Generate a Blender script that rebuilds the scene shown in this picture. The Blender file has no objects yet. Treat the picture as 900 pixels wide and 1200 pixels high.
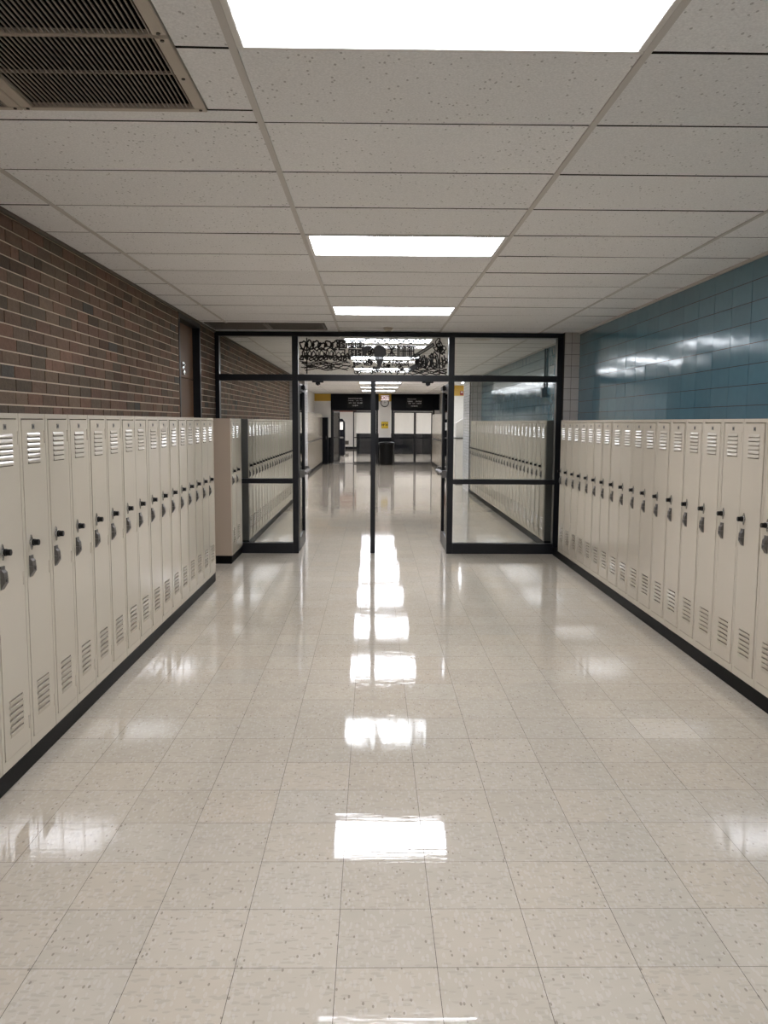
import bpy, bmesh, math, random
from mathutils import Matrix, Vector
rnd = random.Random(7)
S = bpy.context.scene
C = S.collection
PI = math.pi

# ------------------------------------------------------------------ constants
H = 2.724            # ceiling height
XL, XR = -1.93, 2.51 # wall faces
YS = 10.30           # glass partition plane (front)
BASE = 0.095         # black base under lockers
W, LH, LD = 0.3065, 1.57, 0.30   # locker width / height / depth
FL, FR = -1.605, 2.237           # locker front planes

# ------------------------------------------------------------------ materials
def srgb(r, g, b):
    f = lambda c: (c/255/12.92) if c/255 <= 0.04045 else ((c/255+0.055)/1.055)**2.4
    return (f(r), f(g), f(b), 1)

class N:
    """tiny node helper"""
    def __init__(s, m):
        s.nt = m.node_tree; s.n = s.nt.nodes; s.l = s.nt.links
    def add(s, t, **k):
        nd = s.n.new(t)
        for a, v in k.items():
            if a in nd.inputs.keys() if isinstance(a, str) else False:
                nd.inputs[a].default_value = v
            else:
                setattr(nd, a, v)
        return nd
    def link(s, a, b): s.l.new(a, b)

def base_mat(name, col, rough=0.5, metal=0.0, spec=0.5):
    m = bpy.data.materials.new(name); m.use_nodes = True
    p = m.node_tree.nodes['Principled BSDF']
    p.inputs['Base Color'].default_value = col
    p.inputs['Roughness'].default_value = rough
    p.inputs['Metallic'].default_value = metal
    p.inputs['Specular IOR Level'].default_value = spec
    m.diffuse_color = col
    return m

def mat(name, col, rough=0.5, metal=0.0, spec=0.5, var=0.05, scale=6.0, bump=0.0, bscale=30.0, rvar=0.0, stretch=(1, 1, 1)):
    """principled with a little noise in colour, roughness and height"""
    m = base_mat(name, col, rough, metal, spec)
    n = N(m); p = n.n['Principled BSDF']
    tc = n.add('ShaderNodeTexCoord'); mp = n.add('ShaderNodeMapping')
    mp.inputs['Scale'].default_value = stretch
    n.link(tc.outputs['Object'], mp.inputs['Vector'])
    ns = n.add('ShaderNodeTexNoise'); ns.inputs['Scale'].default_value = scale; ns.inputs['Detail'].default_value = 5
    n.link(mp.outputs[0], ns.inputs['Vector'])
    mx = n.add('ShaderNodeMix', data_type='RGBA')
    mx.inputs[6].default_value = tuple(c*(1-var) for c in col[:3])+(1,)
    mx.inputs[7].default_value = tuple(min(1, c*(1+var)) for c in col[:3])+(1,)
    n.link(ns.outputs[0], mx.inputs[0]); n.link(mx.outputs[2], p.inputs['Base Color'])
    if rvar:
        mr = n.add('ShaderNodeMapRange'); mr.inputs[3].default_value = rough-rvar; mr.inputs[4].default_value = rough+rvar
        n.link(ns.outputs[0], mr.inputs[0]); n.link(mr.outputs[0], p.inputs['Roughness'])
    if bump:
        nb = n.add('ShaderNodeTexNoise'); nb.inputs['Scale'].default_value = bscale; nb.inputs['Detail'].default_value = 3
        n.link(mp.outputs[0], nb.inputs['Vector'])
        b = n.add('ShaderNodeBump'); b.inputs['Strength'].default_value = bump; b.inputs['Distance'].default_value = 0.01
        n.link(nb.outputs[0], b.inputs['Height']); n.link(b.outputs[0], p.inputs['Normal'])
    return m

def attr_mat(name, attr, rough, spec=0.5, fine=0.06, fscale=60, bump=0.0, bscale=80, coat=0.0):
    """colour from a per-face attribute (each brick / tile has its own colour)"""
    m = base_mat(name, (.5, .5, .5, 1), rough, 0, spec); n = N(m); p = n.n['Principled BSDF']
    a = n.add('ShaderNodeAttribute'); a.attribute_name = attr
    tc = n.add('ShaderNodeTexCoord')
    ns = n.add('ShaderNodeTexNoise'); ns.inputs['Scale'].default_value = fscale; ns.inputs['Detail'].default_value = 6
    n.link(tc.outputs['Object'], ns.inputs['Vector'])
    mr = n.add('ShaderNodeMapRange'); mr.inputs[3].default_value = 1-fine*2.5; mr.inputs[4].default_value = 1+fine*2.5
    n.link(ns.outputs[0], mr.inputs[0])
    mx = n.add('ShaderNodeVectorMath', operation='SCALE')
    n.link(a.outputs['Color'], mx.inputs[0]); n.link(mr.outputs[0], mx.inputs['Scale'])
    n.link(mx.outputs[0], p.inputs['Base Color'])
    if bump:
        nb = n.add('ShaderNodeTexNoise'); nb.inputs['Scale'].default_value = bscale; nb.inputs['Detail'].default_value = 3
        n.link(tc.outputs['Object'], nb.inputs['Vector'])
        b = n.add('ShaderNodeBump'); b.inputs['Strength'].default_value = bump; b.inputs['Distance'].default_value = 0.005
        n.link(nb.outputs[0], b.inputs['Height']); n.link(b.outputs[0], p.inputs['Normal'])
    if coat:
        p.inputs['Coat Weight'].default_value = coat; p.inputs['Coat Roughness'].default_value = 0.06
    return m

def emit_mat(name, col, strength):
    m = bpy.data.materials.new(name); m.use_nodes = True
    n = N(m); n.n.remove(n.n['Principled BSDF'])
    e = n.add('ShaderNodeEmission'); e.inputs[0].default_value = col; e.inputs[1].default_value = strength
    n.link(e.outputs[0], n.n['Material Output'].inputs[0]); return m

def glass_mat(name, tint):
    m = bpy.data.materials.new(name); m.use_nodes = True
    n = N(m); n.n.remove(n.n['Principled BSDF'])
    t = n.add('ShaderNodeBsdfTransparent'); t.inputs[0].default_value = tint
    g = n.add('ShaderNodeBsdfGlossy'); g.inputs['Roughness'].default_value = 0.01
    f = n.add('ShaderNodeFresnel'); f.inputs[0].default_value = 1.45
    mx = n.add('ShaderNodeMixShader')
    n.link(f.outputs[0], mx.inputs[0]); n.link(t.outputs[0], mx.inputs[1]); n.link(g.outputs[0], mx.inputs[2])
    n.link(mx.outputs[0], n.n['Material Output'].inputs[0]); return m

def floor_mat():
    """speckled vinyl composition tile under a wavy coat of wax"""
    m = base_mat('waxed_vinyl_tile', (.5, .5, .5, 1), 0.09, 0, 0.7); n = N(m); p = n.n['Principled BSDF']
    tc = n.add('ShaderNodeTexCoord'); a = n.add('ShaderNodeAttribute'); a.attribute_name = 'tone'
    # elongated chips whose direction is that of the tile
    def chips(scale, st, lo, hi, rot):
        mp = n.add('ShaderNodeMapping'); mp.inputs['Scale'].default_value = st; mp.inputs['Rotation'].default_value = (0, 0, rot)
        n.link(tc.outputs['Object'], mp.inputs['Vector'])
        v = n.add('ShaderNodeTexVoronoi'); v.inputs['Scale'].default_value = scale; v.inputs['Randomness'].default_value = 1
        n.link(mp.outputs[0], v.inputs['Vector'])
        w = n.add('ShaderNodeTexWhiteNoise'); n.link(v.outputs['Position'], w.inputs['Vector'])
        gt = n.add('ShaderNodeMath', operation='GREATER_THAN'); gt.inputs[1].default_value = hi
        n.link(w.outputs['Value'], gt.inputs[0])
        lt = n.add('ShaderNodeMath', operation='LESS_THAN'); lt.inputs[1].default_value = lo
        n.link(v.outputs['Distance'], lt.inputs[0])
        mu = n.add('ShaderNodeMath', operation='MULTIPLY'); n.link(gt.outputs[0], mu.inputs[0]); n.link(lt.outputs[0], mu.inputs[1])
        return mu.outputs[0]
    c_dark = chips(85, (1, .5, 1), .32, .93, .5)
    c_mid = chips(80, (.38, 1, 1), .48, .62, -.4)
    c_light = chips(90, (1, .4, 1), .5, .6, .9)
    big = n.add('ShaderNodeTexNoise'); big.inputs['Scale'].default_value = 9; big.inputs['Detail'].default_value = 6
    n.link(tc.outputs['Object'], big.inputs['Vector'])
    mr = n.add('ShaderNodeMapRange'); mr.inputs[3].default_value = .93; mr.inputs[4].default_value = 1.07
    n.link(big.outputs[0], mr.inputs[0])
    v0 = n.add('ShaderNodeVectorMath', operation='SCALE'); n.link(a.outputs['Color'], v0.inputs[0]); n.link(mr.outputs[0], v0.inputs['Scale'])
    col = v0.outputs[0]
    for fac, c, k in ((c_mid, srgb(176, 166, 153), .5), (c_light, srgb(206, 199, 188), .35), (c_dark, srgb(132, 120, 108), .65)):
        ml = n.add('ShaderNodeMath', operation='MULTIPLY'); ml.inputs[1].default_value = k; n.link(fac, ml.inputs[0])
        mx = n.add('ShaderNodeMix', data_type='RGBA'); n.link(ml.outputs[0], mx.inputs[0]); n.link(col, mx.inputs[6]); mx.inputs[7].default_value = c
        col = mx.outputs[2]
    n.link(col, p.inputs['Base Color'])
    # wax waves: brush strokes run across the corridor
    mp = n.add('ShaderNodeMapping'); mp.inputs['Scale'].default_value = (4, 60, 1)
    n.link(tc.outputs['Object'], mp.inputs['Vector'])
    w1 = n.add('ShaderNodeTexNoise'); w1.inputs['Scale'].default_value = 1.0; w1.inputs['Detail'].default_value = 3
    n.link(mp.outputs[0], w1.inputs['Vector'])
    w2 = n.add('ShaderNodeTexNoise'); w2.inputs['Scale'].default_value = 3.5; w2.inputs['Detail'].default_value = 2
    n.link(tc.outputs['Object'], w2.inputs['Vector'])
    ad = n.add('ShaderNodeMath', operation='MULTIPLY_ADD'); ad.inputs[1].default_value = 1.0
    n.link(w2.outputs[0], ad.inputs[0]); n.link(w1.outputs[0], ad.inputs[2])
    b = n.add('ShaderNodeBump'); b.inputs['Strength'].default_value = FLOOR_BUMP; b.inputs['Distance'].default_value = 0.002
    n.link(ad.outputs[0], b.inputs['Height']); n.link(b.outputs[0], p.inputs['Normal'])
    r = n.add('ShaderNodeTexNoise'); r.inputs['Scale'].default_value = 3.5; r.inputs['Detail'].default_value = 6
    n.link(tc.outputs['Object'], r.inputs['Vector'])
    rr = n.add('ShaderNodeMapRange'); rr.inputs[1].default_value = .3; rr.inputs[2].default_value = .7
    rr.inputs[3].default_value = .015; rr.inputs[4].default_value = .045
    n.link(r.outputs[0], rr.inputs[0]); n.link(rr.outputs[0], p.inputs['Roughness'])
    return m

def ceil_mat():
    m = base_mat('mineral_ceiling_tile', (.5, .5, .5, 1), 0.95, 0, 0.1); n = N(m); p = n.n['Principled BSDF']
    tc = n.add('ShaderNodeTexCoord'); a = n.add('ShaderNodeAttribute'); a.attribute_name = 'tone'
    v = n.add('ShaderNodeTexVoronoi'); v.inputs['Scale'].default_value = 85
    mp = n.add('ShaderNodeMapping'); mp.inputs['Scale'].default_value = (1, .6, 1); mp.inputs['Rotation'].default_value = (0, 0, .7)
    n.link(tc.outputs['Object'], mp.inputs['Vector']); n.link(mp.outputs[0], v.inputs['Vector'])
    w = n.add('ShaderNodeTexWhiteNoise'); n.link(v.outputs['Position'], w.inputs['Vector'])
    big = n.add('ShaderNodeTexNoise'); big.inputs['Scale'].default_value = 4; big.inputs['Detail'].default_value = 4
    n.link(tc.outputs['Object'], big.inputs['Vector'])
    th = n.add('ShaderNodeMapRange'); th.inputs[1].default_value = .35; th.inputs[2].default_value = .7; th.inputs[3].default_value = .99; th.inputs[4].default_value = .84
    n.link(big.outputs[0], th.inputs[0])
    gt = n.add('ShaderNodeMath', operation='GREATER_THAN'); n.link(w.outputs['Value'], gt.inputs[0]); n.link(th.outputs[0], gt.inputs[1])
    lt = n.add('ShaderNodeMath', operation='LESS_THAN'); lt.inputs[1].default_value = .36; n.link(v.outputs['Distance'], lt.inputs[0])
    mu = n.add('ShaderNodeMath', operation='MULTIPLY'); n.link(gt.outputs[0], mu.inputs[0]); n.link(lt.outputs[0], mu.inputs[1])
    mk = n.add('ShaderNodeMath', operation='MULTIPLY'); mk.inputs[1].default_value = .45; n.link(mu.outputs[0], mk.inputs[0])
    fine = n.add('ShaderNodeTexNoise'); fine.inputs['Scale'].default_value = 130; fine.inputs['Detail'].default_value = 4
    n.link(tc.outputs['Object'], fine.inputs['Vector'])
    mr = n.add('ShaderNodeMapRange'); mr.inputs[1].default_value = .3; mr.inputs[2].default_value = .7; mr.inputs[3].default_value = .9; mr.inputs[4].default_value = 1.08
    n.link(fine.outputs[0], mr.inputs[0])
    sc = n.add('ShaderNodeVectorMath', operation='SCALE'); n.link(a.outputs['Color'], sc.inputs[0]); n.link(mr.outputs[0], sc.inputs['Scale'])
    mx = n.add('ShaderNodeMix', data_type='RGBA'); n.link(mk.outputs[0], mx.inputs[0]); n.link(sc.outputs[0], mx.inputs[6]); mx.inputs[7].default_value = srgb(95, 88, 80)
    n.link(mx.outputs[2], p.inputs['Base Color'])
    b = n.add('ShaderNodeBump'); b.inputs['Strength'].default_value = .35; b.inputs['Distance'].default_value = 0.004
    n.link(fine.outputs[0], b.inputs['Height']); n.link(b.outputs[0], p.inputs['Normal'])
    return m

FLOOR_BUMP = 0.115
LIGHT = 25.0
M = {}
M['floor'] = floor_mat()
M['ceil'] = ceil_mat()
M['subfloor'] = base_mat('tile_joint_dirt', srgb(70, 62, 54), .9)
M['plenum'] = base_mat('dark_plenum', srgb(16, 15, 15), .95, spec=.1)
M['tbar'] = mat('ceiling_grid_metal', srgb(188, 183, 178), .45, var=.05)
M['brick'] = attr_mat('face_brick', 'tone', .9, .2, fine=.13, fscale=38, bump=.5, bscale=90)
M['mortar'] = mat('mortar', srgb(200, 184, 164), .95, spec=.1, var=.1, scale=30)
M['btile'] = attr_mat('blue_glazed_tile', 'tone', .11, .5, fine=.03, fscale=14, bump=.30, bscale=6)
M['wtile'] = attr_mat('grey_white_glazed_tile', 'tone', .18, .5, fine=.03, fscale=20, bump=.08, bscale=9)
M['grout'] = base_mat('dark_grout', srgb(62, 58, 54), .95, spec=.1)
M['cream'] = mat('cream_locker_paint', srgb(191, 182, 166), .13, var=.03, scale=3, bump=.05, bscale=4)
M['tan'] = mat('tan_locker_end_paint', srgb(176, 160, 142), .4, var=.05, scale=3)
M['endshade'] = mat('shaded_locker_end', srgb(108, 106, 102), .4, var=.05, scale=3)  # darkened colour stands for the unlit ends of the locker rows
M['slot'] = base_mat('locker_inside', srgb(60, 56, 50), .8)
M['plate'] = mat('grey_number_plate', srgb(120, 116, 110), .4, .5, var=.1, scale=50)
M['plated'] = base_mat('number_plate_ink', srgb(60, 57, 54), .6)
M['chrome'] = base_mat('chrome', srgb(190, 190, 190), .18, 1)
M['steel'] = mat('dull_dark_steel', srgb(104, 101, 97), .42, .6, var=.15, scale=60)
M['black'] = mat('black_plastic', srgb(12, 12, 13), .35, spec=.25, var=.1)
M['vinyl'] = mat('black_vinyl_base', srgb(13, 12, 12), .42, spec=.06, var=.1, scale=8, bump=.05, bscale=6)
M['alu'] = mat('black_anodised_frame', srgb(16, 17, 21), .34, spec=.35, var=.08, scale=10)
M['bronze'] = mat('door_edge_metal', srgb(92, 92, 90), .35, .7, var=.08)
M['glass'] = glass_mat('partition_glass', (.93, .945, .935, 1))
M['glass2'] = glass_mat('door_glass', (.97, .975, .97, 1))
M['lamp'] = emit_mat('lamp_diffuser', (.965, .985, 1.065, 1), LIGHT)
M['white'] = mat('white_enamel', srgb(214, 211, 206), .35, var=.03)
M['wall'] = mat('white_wall_paint', srgb(228, 225, 220), .6, var=.03)
M['yellow'] = mat('yellow_wall_paint', srgb(205, 165, 62), .5, var=.05)
M['navy'] = mat('black_wainscot_paint', srgb(11, 12, 17), .35, spec=.12, var=.1)
M['wood'] = mat('brown_wood_veneer', srgb(96, 70, 47), .5, var=.22, scale=9, stretch=(6, 6, .5))
M['grille'] = mat('beige_grille_metal', srgb(140, 132, 122), .5, var=.06)
M['frame_b'] = mat('beige_grille_frame', srgb(178, 168, 155), .5, var=.06)
M['dgrille'] = mat('dim_grey_grille', srgb(104, 97, 90), .6, var=.08)
M['wangle'] = base_mat('brown_wall_angle', srgb(96, 86, 76), .6)
M['screw'] = base_mat('screw_head', srgb(70, 64, 58), .5, .5)
M['redbrown'] = mat('red_brown_lintel', srgb(120, 66, 48), .7, var=.1)
M['signy'] = mat('yellow_sign_face', srgb(240, 205, 40), .5, var=.03)
M['ink'] = base_mat('sign_ink', srgb(24, 22, 22), .6)
M['txt'] = base_mat('pale_sign_lettering', srgb(205, 205, 205), .6)
M['exit'] = emit_mat('exit_sign_face', (1, .80, .78, 1), .9)
M['red'] = mat('red_plastic', srgb(150, 34, 30), .4, var=.05)
M['pipe'] = mat('conduit_grey', srgb(60, 66, 68), .5, var=.05)
# mural ink is a marker film: a little of strong light gets through it
def ink_mat():
    m = bpy.data.materials.new('mural_marker_ink'); m.use_nodes = True
    n = N(m); p = n.n['Principled BSDF']; p.inputs['Base Color'].default_value = srgb(16, 16, 17); p.inputs['Roughness'].default_value = .5
    t = n.add('ShaderNodeBsdfTransparent'); mx = n.add('ShaderNodeMixShader'); mx.inputs[0].default_value = .96
    n.link(t.outputs[0], mx.inputs[1]); n.link(p.outputs[0], mx.inputs[2]); n.link(mx.outputs[0], n.n['Material Output'].inputs[0])
    return m
M['mural'] = ink_mat()

# ------------------------------------------------------------------ mesh builder
class MB:
    def __init__(s): s.v = []; s.f = []; s.c = []; s.mi = []; s.cur = 0
    def face(s, pts, col=None):
        i = len(s.v); s.v += [tuple(p) for p in pts]; s.f.append(tuple(range(i, i+len(pts)))); s.c.append(col); s.mi.append(s.cur)
    def box(s, x0, x1, y0, y1, z0, z1, col=None, skip=''):
        i = len(s.v)
        s.v += [(x0, y0, z0), (x1, y0, z0), (x1, y1, z0), (x0, y1, z0), (x0, y0, z1), (x1, y0, z1), (x1, y1, z1), (x0, y1, z1)]
        F = {'b': (3, 2, 1, 0), 't': (4, 5, 6, 7), 'f': (0, 1, 5, 4), 'k': (2, 3, 7, 6), 'l': (3, 0, 4, 7), 'r': (1, 2, 6, 5)}
        for k, q in F.items():
            if k in skip: continue
            s.f.append(tuple(i+j for j in q)); s.c.append(col); s.mi.append(s.cur)
        return s
    def prism(s, poly, axis, a, b, col=None):
        """poly: 2-D outline; axis 'x': (y,z), 'y': (x,z), 'z': (x,y)"""
        def P(u, w, t): return (t, u, w) if axis == 'x' else (u, t, w) if axis == 'y' else (u, w, t)
        i = len(s.v); n = len(poly)
        s.v += [P(u, w, a) for u, w in poly]+[P(u, w, b) for u, w in poly]
        s.f.append(tuple(range(i+n-1, i-1, -1))); s.f.append(tuple(range(i+n, i+2*n)))
        for k in range(n): s.f.append((i+k, i+(k+1) % n, i+n+(k+1) % n, i+n+k))
        s.c += [col]*(n+2); s.mi += [s.cur]*(n+2)
        return s
    def cyl(s, c, r, axis, a, b, n=16, r2=None, ru=1, rw=1):
        r2 = r if r2 is None else r2
        def P(u, w, t): return (t, u, w) if axis == 'x' else (u, t, w) if axis == 'y' else (u, w, t)
        i = len(s.v)
        for (t, rr) in ((a, r), (b, r2)):
            for k in range(n):
                an = 2*PI*k/n; s.v.append(P(c[0]+rr*ru*math.cos(an), c[1]+rr*rw*math.sin(an), t))
        s.f.append(tuple(range(i+n-1, i-1, -1))); s.f.append(tuple(range(i+n, i+2*n)))
        for k in range(n): s.f.append((i+k, i+(k+1) % n, i+n+(k+1) % n, i+n+k))
        s.c += [None]*(n+2); s.mi += [s.cur]*(n+2)
        return s
    def lathe(s, prof, n=20, cx=0, cy=0):
        i = len(s.v)
        for r, z in prof:
            for k in range(n):
                an = 2*PI*k/n; s.v.append((cx+r*math.cos(an), cy+r*math.sin(an), z))
        m = len(prof)
        for j in range(m-1):
            for k in range(n):
                s.f.append((i+j*n+k, i+j*n+(k+1) % n, i+(j+1)*n+(k+1) % n, i+(j+1)*n+k)); s.c.append(None); s.mi.append(s.cur)
        s.f.append(tuple(range(i+n-1, i-1, -1))); s.f.append(tuple(range(i+(m-1)*n, i+m*n))); s.c += [None]*2; s.mi += [s.cur]*2
        return s
    def mesh(s, name, mats, bevel=0.0, fix=True):
        me = bpy.data.meshes.new(name); me.from_pydata(s.v, [], s.f)
        if not isinstance(mats, (list, tuple)): mats = [mats]
        for m in mats: me.materials.append(m)
        me.polygons.foreach_set('material_index', s.mi)
        if any(c is not None for c in s.c):
            at = me.attributes.new('tone', 'FLOAT_COLOR', 'FACE')
            at.data.foreach_set('color', [x for c in s.c for x in (c if c is not None else (.5, .5, .5, 1))])
        if fix or bevel:
            bm = bmesh.new(); bm.from_mesh(me)
            if fix: bmesh.ops.recalc_face_normals(bm, faces=bm.faces)
            if bevel:
                es = [e for e in bm.edges if len(e.link_faces) == 2 and e.calc_face_angle(0) > .5]
                bmesh.ops.bevel(bm, geom=es, offset=bevel, segments=2, affect='EDGES', clamp_overlap=True)
            bm.to_mesh(me); bm.free()
        me.update(); return me

def link(name, me, parent=None, loc=None):
    o = bpy.data.objects.new(name, me); C.objects.link(o)
    if parent is not None: o.parent = parent
    if loc: o.location = loc
    return o
def obj(name, mb, m, parent=None, bevel=0.0, fix=True, label=None):
    o = link(name, mb.mesh(name, m, bevel, fix), parent)
    if label: o['label'] = label
    return o
def struct(name, mb, m, parent=None, bevel=0.0, fix=True):
    o = obj(name, mb, m, parent, bevel, fix)
    if parent is None: o['kind'] = 'structure'
    return o
def tag(o, label, cat, group=None):
    o['label'] = label; o['category'] = cat
    if group: o['group'] = group
    return o
def thing(name, label, cat, loc=(0, 0, 0), rz=0.0, group=None):
    o = bpy.data.objects.new(name, None); C.objects.link(o); o.empty_display_size = .1
    o.location = loc; o.rotation_euler = (0, 0, rz)
    return tag(o, label, cat, group)
def smooth(o):
    for p in o.data.polygons: p.use_smooth = True
    return o
ORD = ['first', 'second', 'third', 'fourth', 'fifth', 'sixth', 'seventh', 'eighth', 'ninth', 'tenth', 'eleventh', 'twelfth', 'thirteenth', 'fourteenth', 'fifteenth', 'sixteenth', 'seventeenth', 'eighteenth', 'nineteenth', 'twentieth']
ORD += ['twenty-'+o for o in ORD[:9]]+['thirtieth']+['thirty-'+o for o in ORD[:9]]

# ------------------------------------------------------------------ floor
YB, YE = -5.0, 52.0
def build_floor():
    mb = MB(); x0 = -.1047; y0 = 2.3506; t = .3048; g = .0008
    ix0 = math.floor((-2.62-x0)/t); ix1 = math.ceil((3.45-x0)/t)
    iy0 = math.floor((YB-y0)/t); iy1 = math.ceil((34.0-y0)/t)
    for i in range(ix0, ix1):
        for j in range(iy0, iy1):
            a, b = x0+i*t, y0+j*t
            tx, ty = rnd.gauss(0, .00075), rnd.gauss(0, .0006)
            k = rnd.gauss(1, .022); w = rnd.gauss(0, .008)
            col = srgb(192, 182, 166); col = (col[0]*k*(1+w), col[1]*k, col[2]*k*(1-w), 1)
            P = []
            for (u, v) in ((a+g, b+g), (a+t-g, b+g), (a+t-g, b+t-g), (a+g, b+t-g)):
                P.append((u, v, tx*(u-a-t/2)+ty*(v-b-t/2)))
            mb.face(P, col)
    # the room past the end doors is one plain sheet
    mb.face([(-6, 34.1, 0), (6, 34.1, 0), (6, YE, 0), (-6, YE, 0)], srgb(190, 181, 167))
    f = struct('floor', mb, M['floor'], fix=False)
    s = MB().box(-2.75, 3.6, YB, 34.1, -.06, -.0016)
    struct('floor_joint_bed', s, M['subfloor'], f)
build_floor()

# ------------------------------------------------------------------ ceiling
TX0, TY0, TW, TD = -.4146, 3.1977, 1.2192, .6096
LX0, LX1 = TX0+.013, TX0+TW-.013
light_rows = [2.2834+3.048*k for k in range(-2, 10)]
holes = [(TX0, TX0+TW, y-TD/2, y+TD/2) for y in light_rows]
VENT1 = (-1.875, -.585, 1.92, 3.08)
VENT2 = (-1.885, -.545, 9.45, 10.09)
holes += [VENT1, VENT2, (2.41, 3.03, 22.29, 23.51)]
def minus(r, h):
    x0, x1, y0, y1 = r; a, b, c, d = h
    if b <= x0+1e-4 or a >= x1-1e-4 or d <= y0+1e-4 or c >= y1-1e-4: return [r]
    out = []
    if c > y0: out.append((x0, x1, y0, c))
    if d < y1: out.append((x0, x1, d, y1))
    m0, m1 = max(y0, c), min(y1, d)
    if a > x0: out.append((x0, a, m0, m1))
    if b < x1: out.append((b, x1, m0, m1))
    return out
def build_ceiling():
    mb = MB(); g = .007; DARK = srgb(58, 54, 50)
    cx0, cx1 = -2.6, 3.5
    for i in range(-3, 4):
        for j in range(math.floor((YB-TY0)/TD), math.ceil((33.2-TY0)/TD)):
            a, b = TX0+i*TW, TY0+j*TD
            r = [max(a, cx0), min(a+TW, cx1), b, min(b+TD, 33.3)]
            if r[1] <= r[0]: continue
            rs = [tuple(r)]
            for h in holes: rs = [q for x in rs for q in minus(x, h)]
            k = rnd.gauss(1, .022); col = srgb(228, 227, 227); col = (col[0]*k, col[1]*k, col[2]*k, 1)
            dz = [rnd.uniform(0, .003) for _ in range(4)]
            gg = g*rnd.choice([.7, .9, 1, 1.0, 1.3])
            for (p, q, u, v) in rs:
                if q-p < .03 or v-u < .02: continue
                z = H
                B = [(p+.001, u+gg, z+dz[0]), (q-.001, u+gg, z+dz[1]), (q-.001, v-gg, z+dz[2]), (p+.001, v-gg, z+dz[3])]
                T = [(x, y, H+.016) for x, y, _ in B]
                mb.face(B[::-1], col)
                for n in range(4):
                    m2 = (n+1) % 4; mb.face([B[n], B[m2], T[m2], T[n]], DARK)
    c = struct('ceiling', mb, M['ceil'], fix=False)
    s = MB().box(-2.7, 3.6, YB, 33.3, H+.26, H+.30)
    # plenum board right above the tiles except over lamps and grilles
    rs = [(-2.7, 3.6, YB, 33.3)]
    for h in holes: rs = [q for x in rs for q in minus(x, h)]
    for (p, q, u, v) in rs: s.box(p, q, u, v, H+.024, H+.036)
    struct('ceiling_plenum_board', s, M['plenum'], c)
    t = MB()
    for i in range(-1, 4):
        x = TX0+i*TW
        if x > 2.5: continue
        segs = [(YB, 33.2)]
        if i == -1: segs = [(YB, 1.92), (3.08, 9.45), (10.09, 33.2)]
        for (a, b) in segs: t.box(x-.012, x+.012, a, b, H-.004, H+.012)
    struct('ceiling_grid_bar', t, M['tbar'], c)
    # wall angles
    for nm, x0, x1, a, b in (('trim_left', XL, XL+.022, YB, YS-.002), ('trim_right', XR-.022, XR, YB, 10.23), ('trim_3', XL, XL+.022, 10.45, 19.4), ('trim_4', XR-.022, XR, 10.47, 19.38)):
        struct(nm, MB().box(x0, x1, a, b, H-.02, H-.001), M['wangle'] if nm in ('trim_left', 'trim_3') else M['tbar'])
    # ceiling of the room past the end doors
    struct('ceiling_entry', MB().box(-6, 6, 33.4, YE, 2.8, 2.9), M['wall'])
build_ceiling()

# ------------------------------------------------------------------ lamps
def make_lamp(y, label, x=None, z=H):
    r = thing('ceiling_light', label, 'ceiling light', (TX0+TW/2 if x is None else x, y, z), 0, 'recessed fluorescent ceiling lights')
    return r
w2, d2 = TW/2-.0125, TD/2-.003
fm = MB()
for (a, b, c, d) in ((-w2, w2, -d2, -d2+.022), (-w2, w2, d2-.022, d2), (-w2, -w2+.022, -d2+.022, d2-.022), (w2-.022, w2, -d2+.022, d2-.022)):
    fm.box(a, b, c, d, -.006, .012)
fme = fm.mesh('lamp_frame', M['white'], .002)
bx = MB()
bx.box(-w2+.01, w2-.01, -d2+.01, d2-.01, .075, .08)
for (a, b, c, d) in ((-w2+.01, w2-.01, -d2+.01, -d2+.014), (-w2+.01, w2-.01, d2-.014, d2-.01), (-w2+.01, -w2+.014, -d2+.014, d2-.014), (w2-.014, w2-.01, -d2+.014, d2-.014)):
    bx.box(a, b, c, d, .012, .075)
bme = bx.mesh('lamp_housing', M['white'])
df = MB(); df.box(-w2+.022, w2-.022, -d2+.022, d2-.022, .004, .009)
dme = df.mesh('lamp_diffuser', M['lamp'])
seen = 0
for k, y in enumerate(light_rows):
    if k < 2:
        lb = 'recessed ceiling light out of view, %s behind the large nearest ceiling light' % ('first' if k == 1 else 'second')
    else:
        n = k-2
        lb = ['large glaring white ceiling light nearest, cut by the picture\'s upper edge',
              'bright rectangular ceiling light midway along the lockers, second from the near end',
              'bright rectangular ceiling light just before the glass partition'][n] if n < 3 else \
             'bright rectangular ceiling light past the glass partition, %s beyond it' % ORD[n-3]
    r = make_lamp(y, lb)
    for nm, me in (('frame', fme), ('housing', bme), ('diffuser', dme)):
        link(nm, me, r)
for i, (x, y) in enumerate(((-.9, 34.5), (1.3, 34.5), (-1.1, 36.6), (1.7, 36.6), (-1.1, 38.4), (.3, 38.4), (1.7, 38.4), (-4.2, 37.0), (-4.2, 40.5), (4.2, 37.0), (4.2, 40.5), (-3.6, 45.5), (-3.6, 48.0))):  # unseen lamps added behind the door header to brighten the entry hall
    r = make_lamp(y, 'added unseen lamp brightening the far entry hall past the end doors, %s of thirteen' % ORD[i], x, 2.79)
    for nm, me in (('frame', fme), ('diffuser', dme)): link(nm, me, r)

r = make_lamp(22.9, 'ceiling light in the side alcove past the tiled pier', 2.72); r.rotation_euler.z = PI/2
for nm, me in (('frame', fme), ('housing', bme), ('diffuser', dme)): link(nm, me, r)
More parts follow.
